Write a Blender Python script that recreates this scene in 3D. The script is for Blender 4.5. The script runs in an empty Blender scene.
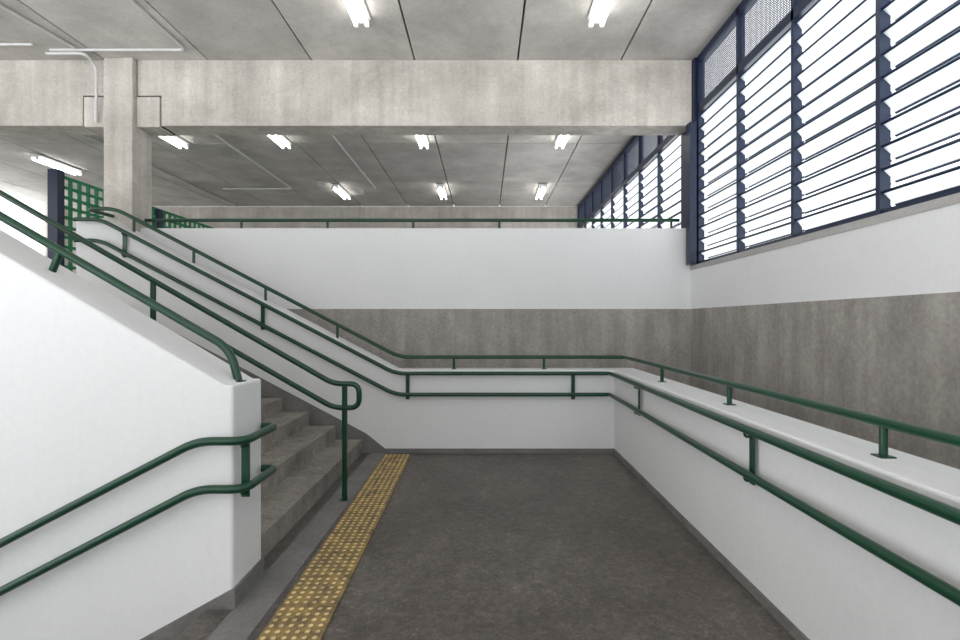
import bpy, math, random
from mathutils import Vector, Matrix
random.seed(4)
scene = bpy.context.scene
scene.view_settings.view_transform = 'Standard'
scene.view_settings.look = 'None'
scene.view_settings.exposure = 0.0

# ------------------------------------------------------------------ materials
def base_mat(name):
    m = bpy.data.materials.new(name); m.use_nodes = True
    nt = m.node_tree
    return m, nt, nt.nodes['Principled BSDF']

def rgb(c): return (c[0], c[1], c[2], 1)

def concrete(name, c1, c2, scale=1.0, stretch=(1,1,1), rough=0.85, bump=0.15, contrast=0.5, fine=0.35,
             island=0.0, pits=0.0, spec=0.3, streak=0.0, stain=0.0, speck=0.0):
    m, nt, b = base_mat(name); N = nt.nodes; L = nt.links
    tc = N.new('ShaderNodeTexCoord'); mp = N.new('ShaderNodeMapping')
    mp.inputs['Scale'].default_value = stretch
    L.new(tc.outputs['Object'], mp.inputs['Vector'])
    n1 = N.new('ShaderNodeTexNoise'); n1.inputs['Scale'].default_value = scale
    n1.inputs['Detail'].default_value = 9; n1.inputs['Roughness'].default_value = 0.62
    L.new(mp.outputs[0], n1.inputs['Vector'])
    r = N.new('ShaderNodeValToRGB')
    r.color_ramp.elements[0].position = 0.5 - contrast/2; r.color_ramp.elements[0].color = rgb(c1)
    r.color_ramp.elements[1].position = 0.5 + contrast/2; r.color_ramp.elements[1].color = rgb(c2)
    L.new(n1.outputs['Fac'], r.inputs[0])
    n2 = N.new('ShaderNodeTexNoise'); n2.inputs['Scale'].default_value = 28
    n2.inputs['Detail'].default_value = 8; n2.inputs['Roughness'].default_value = 0.75
    L.new(tc.outputs['Object'], n2.inputs['Vector'])
    def scl(last, fac):
        s = N.new('ShaderNodeVectorMath'); s.operation = 'SCALE'
        L.new(last, s.inputs[0]); L.new(fac, s.inputs['Scale']); return s.outputs[0]
    def ranged(sock, a, b_, c, d):
        q = N.new('ShaderNodeMapRange'); q.inputs[1].default_value=a; q.inputs[2].default_value=b_
        q.inputs[3].default_value=c; q.inputs[4].default_value=d; L.new(sock, q.inputs[0]); return q.outputs[0]
    last = scl(r.outputs[0], ranged(n2.outputs['Fac'], .3, .7, 1-fine, 1+fine*.6))
    if island > 0:
        g = N.new('ShaderNodeNewGeometry')
        last = scl(last, ranged(g.outputs['Random Per Island'], 0, 1, 1-island, 1+island))
    if streak > 0:
        mp2 = N.new('ShaderNodeMapping'); mp2.inputs['Scale'].default_value = (6,6,.35)
        L.new(tc.outputs['Object'], mp2.inputs['Vector'])
        n4 = N.new('ShaderNodeTexNoise'); n4.inputs['Scale'].default_value = 1.4; n4.inputs['Detail'].default_value = 6
        L.new(mp2.outputs[0], n4.inputs['Vector'])
        last = scl(last, ranged(n4.outputs['Fac'], .3, .7, 1-streak, 1+streak))
    if stain > 0:
        n5 = N.new('ShaderNodeTexNoise'); n5.inputs['Scale'].default_value = .8
        n5.inputs['Detail'].default_value = 12; n5.inputs['Roughness'].default_value = .8; n5.inputs['Distortion'].default_value=.6
        L.new(tc.outputs['Object'], n5.inputs['Vector'])
        last = scl(last, ranged(n5.outputs['Fac'], .50, .64, 1, 1-stain))
    if pits > 0:
        n3 = N.new('ShaderNodeTexNoise'); n3.inputs['Scale'].default_value = 9
        n3.inputs['Detail'].default_value = 15; n3.inputs['Roughness'].default_value = 0.95
        L.new(tc.outputs['Object'], n3.inputs['Vector'])
        last = scl(last, ranged(n3.outputs['Fac'], .50, .64, 1, 1+pits))
    if speck > 0:
        n6 = N.new('ShaderNodeTexNoise'); n6.inputs['Scale'].default_value = 60; n6.inputs['Detail'].default_value = 3
        L.new(tc.outputs['Object'], n6.inputs['Vector'])
        last = scl(last, ranged(n6.outputs['Fac'], .58, .66, 1, 1+speck))
    L.new(last, b.inputs['Base Color'])
    b.inputs['Roughness'].default_value = rough
    b.inputs['Specular IOR Level'].default_value = spec
    bp = N.new('ShaderNodeBump'); bp.inputs['Strength'].default_value = bump; bp.inputs['Distance'].default_value = 0.02
    L.new(n2.outputs['Fac'], bp.inputs['Height']); L.new(bp.outputs[0], b.inputs['Normal'])
    return m

def plain(name, c, rough=0.5, metal=0.0, emit=None, es=1.0, spec=0.5):
    m, nt, b = base_mat(name)
    N = nt.nodes; L = nt.links
    n = N.new('ShaderNodeTexNoise'); n.inputs['Scale'].default_value = 9; n.inputs['Detail'].default_value = 5
    tc = N.new('ShaderNodeTexCoord'); L.new(tc.outputs['Object'], n.inputs['Vector'])
    mr = N.new('ShaderNodeMapRange'); mr.inputs[3].default_value = 0.85; mr.inputs[4].default_value = 1.15
    L.new(n.outputs['Fac'], mr.inputs[0])
    s = N.new('ShaderNodeVectorMath'); s.operation = 'SCALE'; s.inputs[0].default_value = c
    L.new(mr.outputs[0], s.inputs['Scale']); L.new(s.outputs[0], b.inputs['Base Color'])
    b.inputs['Roughness'].default_value = rough; b.inputs['Metallic'].default_value = metal
    b.inputs['Specular IOR Level'].default_value = spec
    if emit:
        b.inputs['Emission Color'].default_value = rgb(emit); b.inputs['Emission Strength'].default_value = es
    return m

M_white = concrete('white_paint', (.75,.755,.765), (.82,.825,.835), scale=.7, rough=.6, bump=.05, fine=.04, contrast=.6)
M_conc = concrete('raw_concrete_wall', (.28,.26,.24), (.44,.415,.385), scale=2.6, stretch=(1.2,1.2,.7), bump=.35, fine=.25, streak=.13, contrast=.45, stain=.12)
M_beam = concrete('beam_concrete', (.42,.39,.345), (.68,.645,.59), scale=1.8, stretch=(.8,.8,1.0), bump=.2, fine=.18, contrast=.5, streak=.12, stain=.16)
M_ceil = concrete('ceiling_concrete', (.43,.41,.385), (.66,.635,.60), scale=1.5, bump=.15, fine=.13, island=.09, contrast=.45, stain=.15)
M_joint = plain('dark_joint', (.05,.045,.04), .9)
M_floor = concrete('worn_floor', (.072,.062,.055), (.15,.135,.12), scale=1.2, rough=.45, bump=.6, fine=.5, contrast=.5, pits=1.1, spec=.4, stain=.22, speck=.6)
M_floor2 = concrete('upper_floor_concrete', (.42,.41,.40), (.5,.49,.48), rough=.6)
M_step = concrete('step_concrete', (.19,.172,.155), (.38,.35,.32), scale=3.2, bump=.4, fine=.35, pits=.5, contrast=.45, stain=.2)
M_base = concrete('skirting_concrete', (.15,.145,.14), (.24,.235,.23), scale=3, bump=.2, fine=.2)
M_green = plain('green_enamel', (.005,.050,.024), .28)
M_blue = plain('navy_steel', (.011,.020,.052), .4)
M_greenp = plain('green_screen_paint', (.02,.22,.09), .6)
M_pipe = plain('galvanised_conduit', (.6,.6,.6), .4, .1)
M_house = plain('lamp_housing', (.8,.8,.8), .4)
M_tube = plain('lamp_tube', (.9,.9,.9), .4, emit=(1,.99,.95), es=12)
M_sill = concrete('sill_concrete', (.40,.39,.38), (.50,.49,.48), fine=.1)

M_pane, nt, b = base_mat('frosted_pane')
N = nt.nodes; L = nt.links
tr = N.new('ShaderNodeBsdfTranslucent'); tr.inputs[0].default_value = (.9,.93,.93,1)
df = N.new('ShaderNodeBsdfTransparent'); df.inputs[0].default_value = (.9,.93,.93,1)
ms = N.new('ShaderNodeMixShader'); ms.inputs[0].default_value = .25
L.new(tr.outputs[0], ms.inputs[1]); L.new(df.outputs[0], ms.inputs[2])
L.new(ms.outputs[0], N['Material Output'].inputs[0])

def tact(name, c1, c2, p0, p1):
    m, nt, b = base_mat(name)
    N = nt.nodes; L = nt.links
    tc = N.new('ShaderNodeTexCoord'); n = N.new('ShaderNodeTexNoise'); n.inputs['Scale'].default_value = 8
    n.inputs['Detail'].default_value = 10; n.inputs['Roughness'].default_value = .75
    L.new(tc.outputs['Object'], n.inputs['Vector'])
    r = N.new('ShaderNodeValToRGB'); e = r.color_ramp.elements
    e[0].position = p0; e[0].color = rgb(c1); e[1].position = p1; e[1].color = rgb(c2)
    L.new(n.outputs['Fac'], r.inputs[0]); L.new(r.outputs[0], b.inputs['Base Color'])
    b.inputs['Roughness'].default_value = .7
    return m
M_tact = tact('worn_yellow_tile_shaded', (.13,.095,.055), (.36,.25,.09), .38, .60)
M_dome = tact('yellow_tile_dome_lit', (.40,.31,.18), (.78,.60,.28), .36, .56)  # dome tops lightened, worn base darkened: relief shading painted into the colours

# ------------------------------------------------------------------ mesh builder
class MB:
    def __init__(s, *mats): s.v=[]; s.f=[]; s.m=[]; s.mats=list(mats); s.smooth=[]
    def mi(s, mat):
        if mat not in s.mats: s.mats.append(mat)
        return s.mats.index(mat)
    def add(s, vs, fs, mat, smooth=False):
        o=len(s.v); s.v+= [Vector(p) for p in vs]; k=s.mi(mat)
        for f in fs: s.f.append([o+i for i in f]); s.m.append(k); s.smooth.append(smooth)
    def box(s, x0,x1,y0,y1,z0,z1,mat):
        if x0>x1:x0,x1=x1,x0
        if y0>y1:y0,y1=y1,y0
        vs=[(x0,y0,z0),(x1,y0,z0),(x1,y1,z0),(x0,y1,z0),(x0,y0,z1),(x1,y0,z1),(x1,y1,z1),(x0,y1,z1)]
        s.add(vs,[(0,3,2,1),(4,5,6,7),(0,1,5,4),(1,2,6,5),(2,3,7,6),(3,0,4,7)],mat)
    def obox(s, c, ax, ay, az, mat):
        c=Vector(c); ax=Vector(ax); ay=Vector(ay); az=Vector(az)
        vs=[c+ax*i+ay*j+az*k for k in(-1,1) for (i,j) in((-1,-1),(1,-1),(1,1),(-1,1))]
        s.add(vs,[(0,3,2,1),(4,5,6,7),(0,1,5,4),(1,2,6,5),(2,3,7,6),(3,0,4,7)],mat)
    def prism(s, poly, y0, y1, mat):
        n=len(poly); vs=[(x,y0,z) for x,z in poly]+[(x,y1,z) for x,z in poly]
        fs=[tuple(range(n)), tuple(range(2*n-1,n-1,-1))]
        for i in range(n):
            j=(i+1)%n; fs.append((i,n+i,n+j,j))
        s.add(vs,fs,mat)
    def tube(s, path, r, mat, seg=12, fil=0.0):
        p=[Vector(q) for q in path]
        if fil>0: p=fillet(p,fil)
        n=len(p); T=[]
        for i in range(n):
            a=p[max(i-1,0)]; c=p[min(i+1,n-1)]; T.append((c-a).normalized())
        u=T[0].orthogonal().normalized(); vs=[]
        for i in range(n):
            u=(u-T[i]*u.dot(T[i])).normalized(); w=T[i].cross(u)
            for k in range(seg):
                a=2*math.pi*k/seg; vs.append(p[i]+(u*math.cos(a)+w*math.sin(a))*r)
        fs=[]
        for i in range(n-1):
            for k in range(seg):
                k2=(k+1)%seg; fs.append((i*seg+k,i*seg+k2,(i+1)*seg+k2,(i+1)*seg+k))
        s.add(vs,fs,mat,True)
        s.add(vs[:seg],[tuple(range(seg-1,-1,-1))],mat); s.add(vs[-seg:],[tuple(range(seg))],mat)
    def make(s, name, bevel=0.0):
        mn=Vector((min(v.x for v in s.v),min(v.y for v in s.v),min(v.z for v in s.v)))
        mxx=Vector((max(v.x for v in s.v),max(v.y for v in s.v),max(v.z for v in s.v)))
        c=(mn+mxx)/2
        me=bpy.data.meshes.new(name); me.from_pydata([v-c for v in s.v],[],s.f)
        for m in s.mats: me.materials.append(m)
        for i,p in enumerate(me.polygons): p.material_index=s.m[i]; p.use_smooth=s.smooth[i]
        me.update()
        ob=bpy.data.objects.new(name,me); ob.location=c; scene.collection.objects.link(ob)
        if bevel>0:
            b=ob.modifiers.new('bevel','BEVEL'); b.width=bevel; b.segments=2; b.limit_method='ANGLE'; b.angle_limit=math.radians(40)
        return ob

def fillet(p, r, seg=7):
    out=[p[0]]
    for i in range(1,len(p)-1):
        a=p[i-1]-p[i]; b=p[i+1]-p[i]
        d=min(r, a.length*.49, b.length*.49)
        A=p[i]+a.normalized()*d; B=p[i]+b.normalized()*d
        for k in range(seg+1):
            t=k/seg; out.append(A*(1-t)**2+p[i]*2*t*(1-t)+B*t*t)
    out.append(p[-1]); return out

# ------------------------------------------------------------------ key dims
D1=6.107; T=0.33; WX=1.58; HT=1.01
D2=6.88; RX=2.83; UF=1.86; CZ=5.16
NY0,NY1,NX=2.80,3.16,-1.41
RISE,TREAD,SX=0.169,0.32,-1.50
GL=-2.2

# ------------------------------------------------------------------ floors
m=MB(M_floor); m.box(-1.42,WX,-1.0,D1,-.25,0,M_floor); m.box(-1.5,-1.42,NY1,D1,-.25,0,M_floor)
m.make('floor')
m=MB(M_floor2); m.box(-13,-5.02,NY0,D2,UF-.25,UF,M_floor2); m.box(-13,RX,D2+.2,15.4,UF-.25,UF,M_floor2)
m.make('floor_upper')
m=MB(M_step); m.box(-7,RX,-2.5,16,GL-.2,GL,M_step); m.make('floor_lower')
m=MB(M_step); m.box(-1.40,-1.20,1.0,D1-.02,0,.004,M_base); m.make('trim_floor_border')

# ------------------------------------------------------------------ stairs
def stair(x0,n,z0,sgn,y0,y1,mat,zb):
    x=x0;z=z0
    pts=[(x0,zb),(x0,z0)]
    if sgn>0:
        for i in range(n):
            z+=RISE; pts.append((x,z))
            x-=TREAD if i<n-1 else .30
            pts.append((x,z))
        pts.append((x,zb))
    else:
        for i in range(n):
            x-=TREAD if i>0 else .14
            pts.append((x,z)); z-=RISE; pts.append((x,z))
        pts.append((x-.3,z)); pts.append((x-.3,zb))
    b=MB(mat); b.prism(pts,y0,y1,mat)
    return b
stair(SX,11,0,1,NY1+.002,D1-.014,M_step,-.25).make('staircase',.005)
stair(-1.42,12,0,-1,-.348,NY0-.017,M_floor,GL).make('staircase',.005)

# ------------------------------------------------------------------ low walls
XB=-1.10; XT=XB-UF/.522
m=MB(M_white)
m.prism([(-5.0,GL),(WX+T,GL),(WX+T,HT),(XB,HT),(XT,HT+UF),(-5.0,HT+UF)],D1,D1+T,M_white)
m.make('wall_stair_far',.012)
m=MB(M_white); m.box(WX,WX+T,-1.3,D1,GL,HT,M_white); m.make('wall_landing_right',.012)
m=MB(M_white); m.box(-1.4,WX,-1.3,-1.0,GL,HT,M_white); m.make('wall_landing_rear',.012)
m=MB(M_white)
sl=.59; zt=1.245
m.prism([(-5.0,GL),(NX,GL),(NX,zt),(NX-.05,zt),(NX-.05-(HT+UF-zt)/sl,HT+UF),(-5.0,HT+UF)],NY0,NY1,M_white)
m.make('wall_stair_near',.015)
m=MB(M_white)
m.box(-7,-1.4,-.65,-.35,GL,HT,M_white); m.make('wall_light_block',.012)  # unseen wall, shaped to keep low light off the near stair wall

m=MB(M_base)
m.box(-1.22,WX,D1-.015,D1,0,.055,M_base)
m.prism([(-1.22,0.0),(-1.22,.055),(-1.45,.24),(-1.45-(UF)/.528,UF+.24),(-1.45-UF/.528,UF-.1),(-1.5,0)][::-1],D1-.014,D1,M_base)
m.make('baseboard_far')
m=MB(M_base); m.box(WX-.015,WX,-1.0,D1-.015,0,.055,M_base); m.make('baseboard_right')
m=MB(M_base)
m.box(NX,NX+.015,NY0-.015,NY1,0,.11,M_base)
m.prism([(NX,0),(NX,.11),(-5,.11+(-5-NX)*.55),(-5,(-5-NX)*.55-.1),(-1.5,-.1)][::-1],NY0-.015,NY0,M_base)
m.make('baseboard_left')

# ------------------------------------------------------------------ walls
m=MB(M_white); m.box(-13,RX,D2,D2+.2,GL,1.78,M_conc); m.box(-4.95,RX,D2,D2+.2,1.78,2.89,M_white); m.make('wall_back')
m=MB(M_white)
m.box(RX,RX+.2,-6,15.6,GL,1.78,M_conc); m.box(RX,RX+.2,-6,15.6,1.78,2.31,M_white); m.box(RX-.01,RX+.2,-6,15.6,2.31,2.37,M_sill)
m.make('wall_right')
m=MB(M_ceil); m.box(-13.2,RX+.2,15.4,15.6,UF,CZ,M_beam); m.make('wall_far')

m=MB(M_beam); m.box(-13.2,-13,3,15.4,UF,3.0,M_beam)
for k in range(5): m.box(-13.2,-13,3+3*k,3.35+3*k,3.0,CZ,M_beam)
m.make('wall_left')

# ------------------------------------------------------------------ ceiling panels
m=MB(M_ceil,M_joint)
pw=1.403; g=.012
xs=[0.445+pw*k for k in range(-10,3)]
ys=[-6,-0.5,6.84,9.98,12.7,15.4]
for i in range(len(xs)-1):
    a,bx=xs[i],min(xs[i+1],RX+.2)
    if a>=RX: continue
    for j in range(len(ys)-1):
        m.box(a+g,bx-g,ys[j]+g,ys[j+1]-g,CZ,CZ+.10,M_ceil)
m.box(-13.6,RX+.2,-6,15.6,CZ+.10,CZ+.25,M_joint)
m.make('ceiling')

# ------------------------------------------------------------------ beam + column
m=MB(M_beam,M_joint)
by0,by1=6.80,7.15; bz=4.27
cx0,cx1=-5.13,-4.74
m.box(cx1+.34,RX-.02,by0,by1,bz,CZ,M_beam)
m.box(cx1+.015,cx1+.34,by0,by1,4.68,CZ,M_beam)
m.box(-13,cx0-.34,by0,by1,bz,CZ,M_beam)
m.box(cx0-.34,cx0-.015,by0,by1,4.68,CZ,M_beam)
m.box(cx0-.34,cx1+.34,by0+.03,by1-.03,4.26,CZ,M_joint)
m.make('ceiling_beam')
m=MB(M_beam)
m.box(cx0,cx1,6.72,7.12,UF,CZ,M_beam)
m.box(cx1,cx1+.32,by0-.01,by1,bz-.02,4.66,M_beam); m.box(cx0-.32,cx0,by0-.01,by1,bz-.02,4.66,M_beam)
m.make('concrete_column',.012)

# ------------------------------------------------------------------ windows
def window(name,y0,y1,mull,seedv):
    rnd=random.Random(seedv)
    m=MB(M_blue,M_pane)
    x0=RX+.03; x1=RX+.10
    zs,zb,zt=2.37,4.45,CZ
    m.box(x0,x1,y0,y1,zs,zs+.04,M_blue)
    m.box(x0-.01,x1+.01,y0,y1,zb-.05,zb+.05,M_blue)
    m.box(x0-.01,x1+.01,y0,y1,zt-.09,zt,M_blue)
    pts=[y for y in mull]
    for k,y in enumerate(pts): m.box(x0-.01,x1,y-.020,y+.020,zs,zt,M_blue)
    for a,bb in zip(pts[:-1],pts[1:]):
        a0=min(a,bb)+.020; b0=max(a,bb)-.020
        n=12; pitch=(zb-.05-zs-.04)/n
        ang0=math.radians(rnd.uniform(30,55))
        for i in range(n):
            zc=zs+.04+pitch*(i+.5)
            ang=ang0+math.radians(rnd.uniform(-3,3))
            d=Vector((math.cos(ang),0,-math.sin(ang)))*.065
            nn=Vector((math.sin(ang),0,math.cos(ang)))
            cx=x0+.06; yc=(a0+b0)/2; hy=Vector((0,(b0-a0)/2,0))
            m.obox((cx,yc,zc),d,hy,nn*.003,M_pane)
            m.obox(Vector((cx,yc,zc))+d,d.normalized()*.008,hy,nn*.008,M_blue)
            m.obox(Vector((cx,yc,zc))-d,d.normalized()*.008,hy,nn*.008,M_blue)
    y=y0
    while y<y1:
        m.box(x0+.03,x0+.035,y,y+.005,zb+.05,zt-.09,M_blue); y+=.024
    z=zb+.05
    while z<zt-.09:
        m.box(x0+.03,x0+.035,y0,y1,z,z+.005,M_blue); z+=.024
    return m.make(name)
window('window_1',-5.5,6.72,[-5.46+1.01*k for k in range(12)]+[6.69],1)
window('window_2',7.20,15.4,[7.23+1.02*k for k in range(9)],2)
m=MB(M_blue); m.box(RX-.10,RX-.012,6.66,6.79,2.37,bz,M_blue); m.box(RX-.012,RX+.12,6.73,7.19,2.37,CZ,M_blue)
m.make('steel_post')

# ------------------------------------------------------------------ railings
R=.024
def posts(m,pts,h,mat=M_green,r=.017):
    for (x,y,z) in pts:
        m.tube([(x,y,z),(x,y,z+h)],r,mat); m.box(x-.032,x+.032,y-.032,y+.032,z,z+.006,mat)
gy=D1+.16; gx=WX+.165; gz=1.16; rt=gz+UF
m=MB(M_green)
bx=-1.07; tx=bx-UF/.522
m.tube([(RX-.12,D2+.1,rt),(-5.0,D2+.1,rt),(-5.0,gy,rt),(tx,gy,rt),(bx,gy,gz),(gx,gy,gz),(gx,-1.2,gz)],R,M_green,fil=.14)
posts(m,[(-.39,gy,HT),(.74,gy,HT)],gz-HT)
posts(m,[(gx,y,HT) for y in (4.93,3.57,2.19,.8,-.6)],gz-HT)
for x in (-1.85,-2.75,-3.65,-4.4):
    zz=HT+(XB-x)*.522; m.tube([(x,gy,zz-.02),(x,gy,gz+(bx-x)*.522)],.017,M_green)
posts(m,[(-4.6+1.2*k,D2+.1,2.89) for k in range(7)],rt-2.89)
m.make('guardrail')
m=MB(M_green); ny=2.98
zz=lambda x: 1.493+.578*(-1.61-x)
m.tube([(-5.0,ny,zz(-4.3)),(-4.3,ny,zz(-4.3)),(-1.52,ny,zz(-1.52)),(-1.47,ny,zt+.005)],R,M_green,fil=.12)
for x in (-2.56,-3.7): m.tube([(x-.03,ny,zt+(NX-.05-x)*sl-.02),(x+.03,ny,zz(x+.03))],.02,M_green)
m.box(-1.50,-1.44,ny-.035,ny+.035,zt,zt+.006,M_green)
m.make('guardrail')

def bracket(m,x,y,zu,zl,dx,dy):
    d=Vector((dx,dy,0)); t=Vector((dy,dx,0))
    m.obox(Vector((x,y,0))+d*.045+Vector((0,0,(zu+zl)/2-.03)),d*.006,t*.022,Vector((0,0,(zu-zl)/2+.035)),M_green)
    for z in (zu,zl):
        m.tube([Vector((x,y,z)),Vector((x,y,z-.045)),Vector((x,y,z-.045))+d*.075],.008,M_green,seg=8,fil=.02)
m=MB(M_green); hy=D1-.075; hx=WX-.075
for z in (.98,.725):
    b0=-1.08; t0=b0-UF/.522
    m.tube([(-4.95,hy,z+UF),(t0,hy,z+UF),(b0,hy,z),(hx-.02,hy,z),(hx,hy-.02,z),(hx,-.95,z)],R,M_green,fil=.12)
for x,dz in ((-.94,0),(1.07,0),(-2.70,(b0+2.70)*-.522),(-4.38,(b0+4.38)*-.522)):
    dd=abs(dz); bracket(m,x,hy,.98+dd,.725+dd,0,1)
for y in (5.03,2.90,1.0): bracket(m,hx,y,.98,.725,1,0)
m.make('handrail')
m=MB(M_green); ry=NY0-.075; rx=NX+.10
for z in (.95,.688):
    m.tube([(-4.6,ry,z-(4.6-1.57)*.52),(-1.57,ry,z),(rx,ry,z),(rx,3.12,z),(NX+.02,3.12,z)],R,M_green,fil=.09)
bracket(m,-1.36+.02,ry+.03,.95,.688,0,1)
bracket(m,-3.2,ry,.95-1.63*.52,.688-1.63*.52,0,1)
m.make('handrail')
m=MB(M_green); my=4.49
f=lambda x: 1.045+.573*(-1.36-x)
xt=-4.72
m.tube([(-5.1,my,f(xt)),(xt,my,f(xt)),(-1.36,my,1.045),(-1.13,my,1.045),(-1.13,my,.83),(-1.36,my,.83),(xt,my,f(xt)-.215),(-5.1,my,f(xt)-.215)],R,M_green,fil=.085)
for x,zb_ in ((-1.26,0.0),(-2.98,.845),(-4.78,UF)):
    top=1.045 if x>-1.36 else min(f(x),f(xt))
    m.tube([(x,my,zb_),(x,my,top)],.024,M_green); m.box(x-.04,x+.04,my-.04,my+.04,zb_,zb_+.006,M_green)
m.make('handrail')

# ------------------------------------------------------------------ tactile strip
m=MB(M_tact,M_dome)
A=Vector((-1.045,5.99,0)); B=Vector((-.955,1.0,0)); dirv=(B-A).normalized(); side=Vector((dirv.y,-dirv.x,0))
ts=.32; n=int((B-A).length/ts)
for i in range(n):
    c=A+dirv*(ts*(i+.5))
    m.obox(c+Vector((0,0,.006)),dirv*(ts/2-.003),side*(ts/2-.003),Vector((0,0,.006)),M_tact)
    for a in range(6):
        for bq in range(6):
            q=c+dirv*((a-2.5)*.051)+side*((bq-2.5)*.051)
            vs=[];K=8
            for rr,z in ((.0185,.012),(.0135,.019)):
                for k in range(K):
                    t=2*math.pi*k/K; vs.append((q.x+rr*math.cos(t),q.y+rr*math.sin(t),z))
            m.add(vs,[(k,(k+1)%K,K+(k+1)%K,K+k) for k in range(K)],M_tact)
            m.add(vs[K:],[tuple(range(K))],M_dome)
m.make('tactile_paving_strip')

# ------------------------------------------------------------------ lamps
def lamp(x,y):
    m=MB(M_house,M_tube); z=CZ-.03; l=.60
    m.prism([(x-.06,z-.06),(x+.06,z-.06),(x+.10,z),(x-.10,z)],y-l,y+l,M_house)
    m.box(x-.03,x+.03,y-.5,y-.45,z,z+.028,M_house); m.box(x-.03,x+.03,y+.45,y+.5,z,z+.028,M_house)
    for s in (-1,1):
        m.tube([(x+s*.065,y-l+.03,z-.09),(x+s*.065,y+l-.03,z-.09)],.018,M_tube,seg=10)
        for e in (-1,1): m.box(x+s*.065-.022,x+s*.065+.022,y+e*(l-.03)-.015,y+e*(l-.03)+.015,z-.115,z-.055,M_house)
    m.make('fluorescent_lamp')
for x in (-1.43,1.29): lamp(x,5.22)
for x in (-1.43,1.29): lamp(x,1.2)  # out-of-view pair, added to brighten the interior
for x,y in ((-9.5,11.1),(-5.95,9.3),(-3.92,9.3),(-1.2,9.3),(1.47,9.3),(-3.85,13.4),(-1.15,13.4),(1.5,13.4),(-9.5,5.0)): lamp(x,y)

# ------------------------------------------------------------------ conduits
m=MB(M_pipe)
zc=CZ-.022
m.tube([(-3.9,0,zc),(-3.9,6.5,zc),(-5.65,6.5,zc)],.02,M_pipe,fil=.08)
m.tube([(-5.7,6.5,zc-.045),(-5.2,6.5,zc-.045),(-5.2,6.69,zc-.12),(-5.2,6.69,4.7),(-5.26,6.76,4.3)],.02,M_pipe,fil=.08)
m.tube([(-6.2,0,zc),(-5.3,6.45,zc)],.018,M_pipe)
m.tube([(-7.0,0,zc),(-7.0,6.75,zc)],.018,M_pipe)
m.tube([(-7.0,6.3,zc-.04),(-5.7,6.3,zc-.04)],.018,M_pipe)
m.make('electrical_conduit')
m=MB(M_pipe)
m.tube([(-5.1,7.3,zc),(-5.1,13.2,zc-.02),(-6.9,13.2,zc-.02)],.024,M_pipe,fil=.05)
m.tube([(-2.9,7.3,zc),(-2.9,13.2,zc)],.024,M_pipe)
m.tube([(-7.6,7.3,zc),(-7.6,15.3,zc)],.024,M_pipe)
m.make('electrical_conduit')

# ------------------------------------------------------------------ green screens on the upper floor
m=MB(M_greenp,M_blue)
X=-7.0; y0,y1=8.25,13.0; zt_=4.0
y=y0
while y<y1+.01: m.box(X-.02,X+.02,y-.024,y+.024,UF,zt_,M_greenp); y+=.19
z=UF
while z<zt_+.01: m.box(X-.025,X+.025,y0,y1,z-.022,z+.022,M_greenp); z+=.165
m.box(X-.08,X+.08,y0-.16,y0-.02,UF,zt_+.08,M_blue); m.box(X-.08,X+.08,10.6,10.74,UF,zt_,M_blue)
m.make('green_block_screen')

# ------------------------------------------------------------------ world + camera
w=bpy.data.worlds.new('sky_with_ground_fill'); scene.world=w; w.use_nodes=True
N=w.node_tree.nodes; L=w.node_tree.links
bg=N['Background']
tc=N.new('ShaderNodeTexCoord'); sp=N.new('ShaderNodeSeparateXYZ'); L.new(tc.outputs['Generated'],sp.inputs[0])
mr=N.new('ShaderNodeMapRange'); mr.inputs[1].default_value=-.25; mr.inputs[2].default_value=.05
mr.inputs[3].default_value=4.4; mr.inputs[4].default_value=1.95; L.new(sp.outputs['Z'],mr.inputs[0])  # glow below the horizon, stronger than the sky, added to light the ceiling
L.new(mr.outputs[0],bg.inputs[1]); bg.inputs[0].default_value=(.96,.98,1,1)

cam=bpy.data.cameras.new('camera'); co=bpy.data.objects.new('camera',cam); scene.collection.objects.link(co)
co.location=(0,0,1.6); co.rotation_euler=(math.radians(90),0,0)
cam.sensor_width=36; cam.lens=500/960*36; cam.shift_x=-5/960; cam.shift_y=2/960
cam.clip_start=.02
scene.camera=co
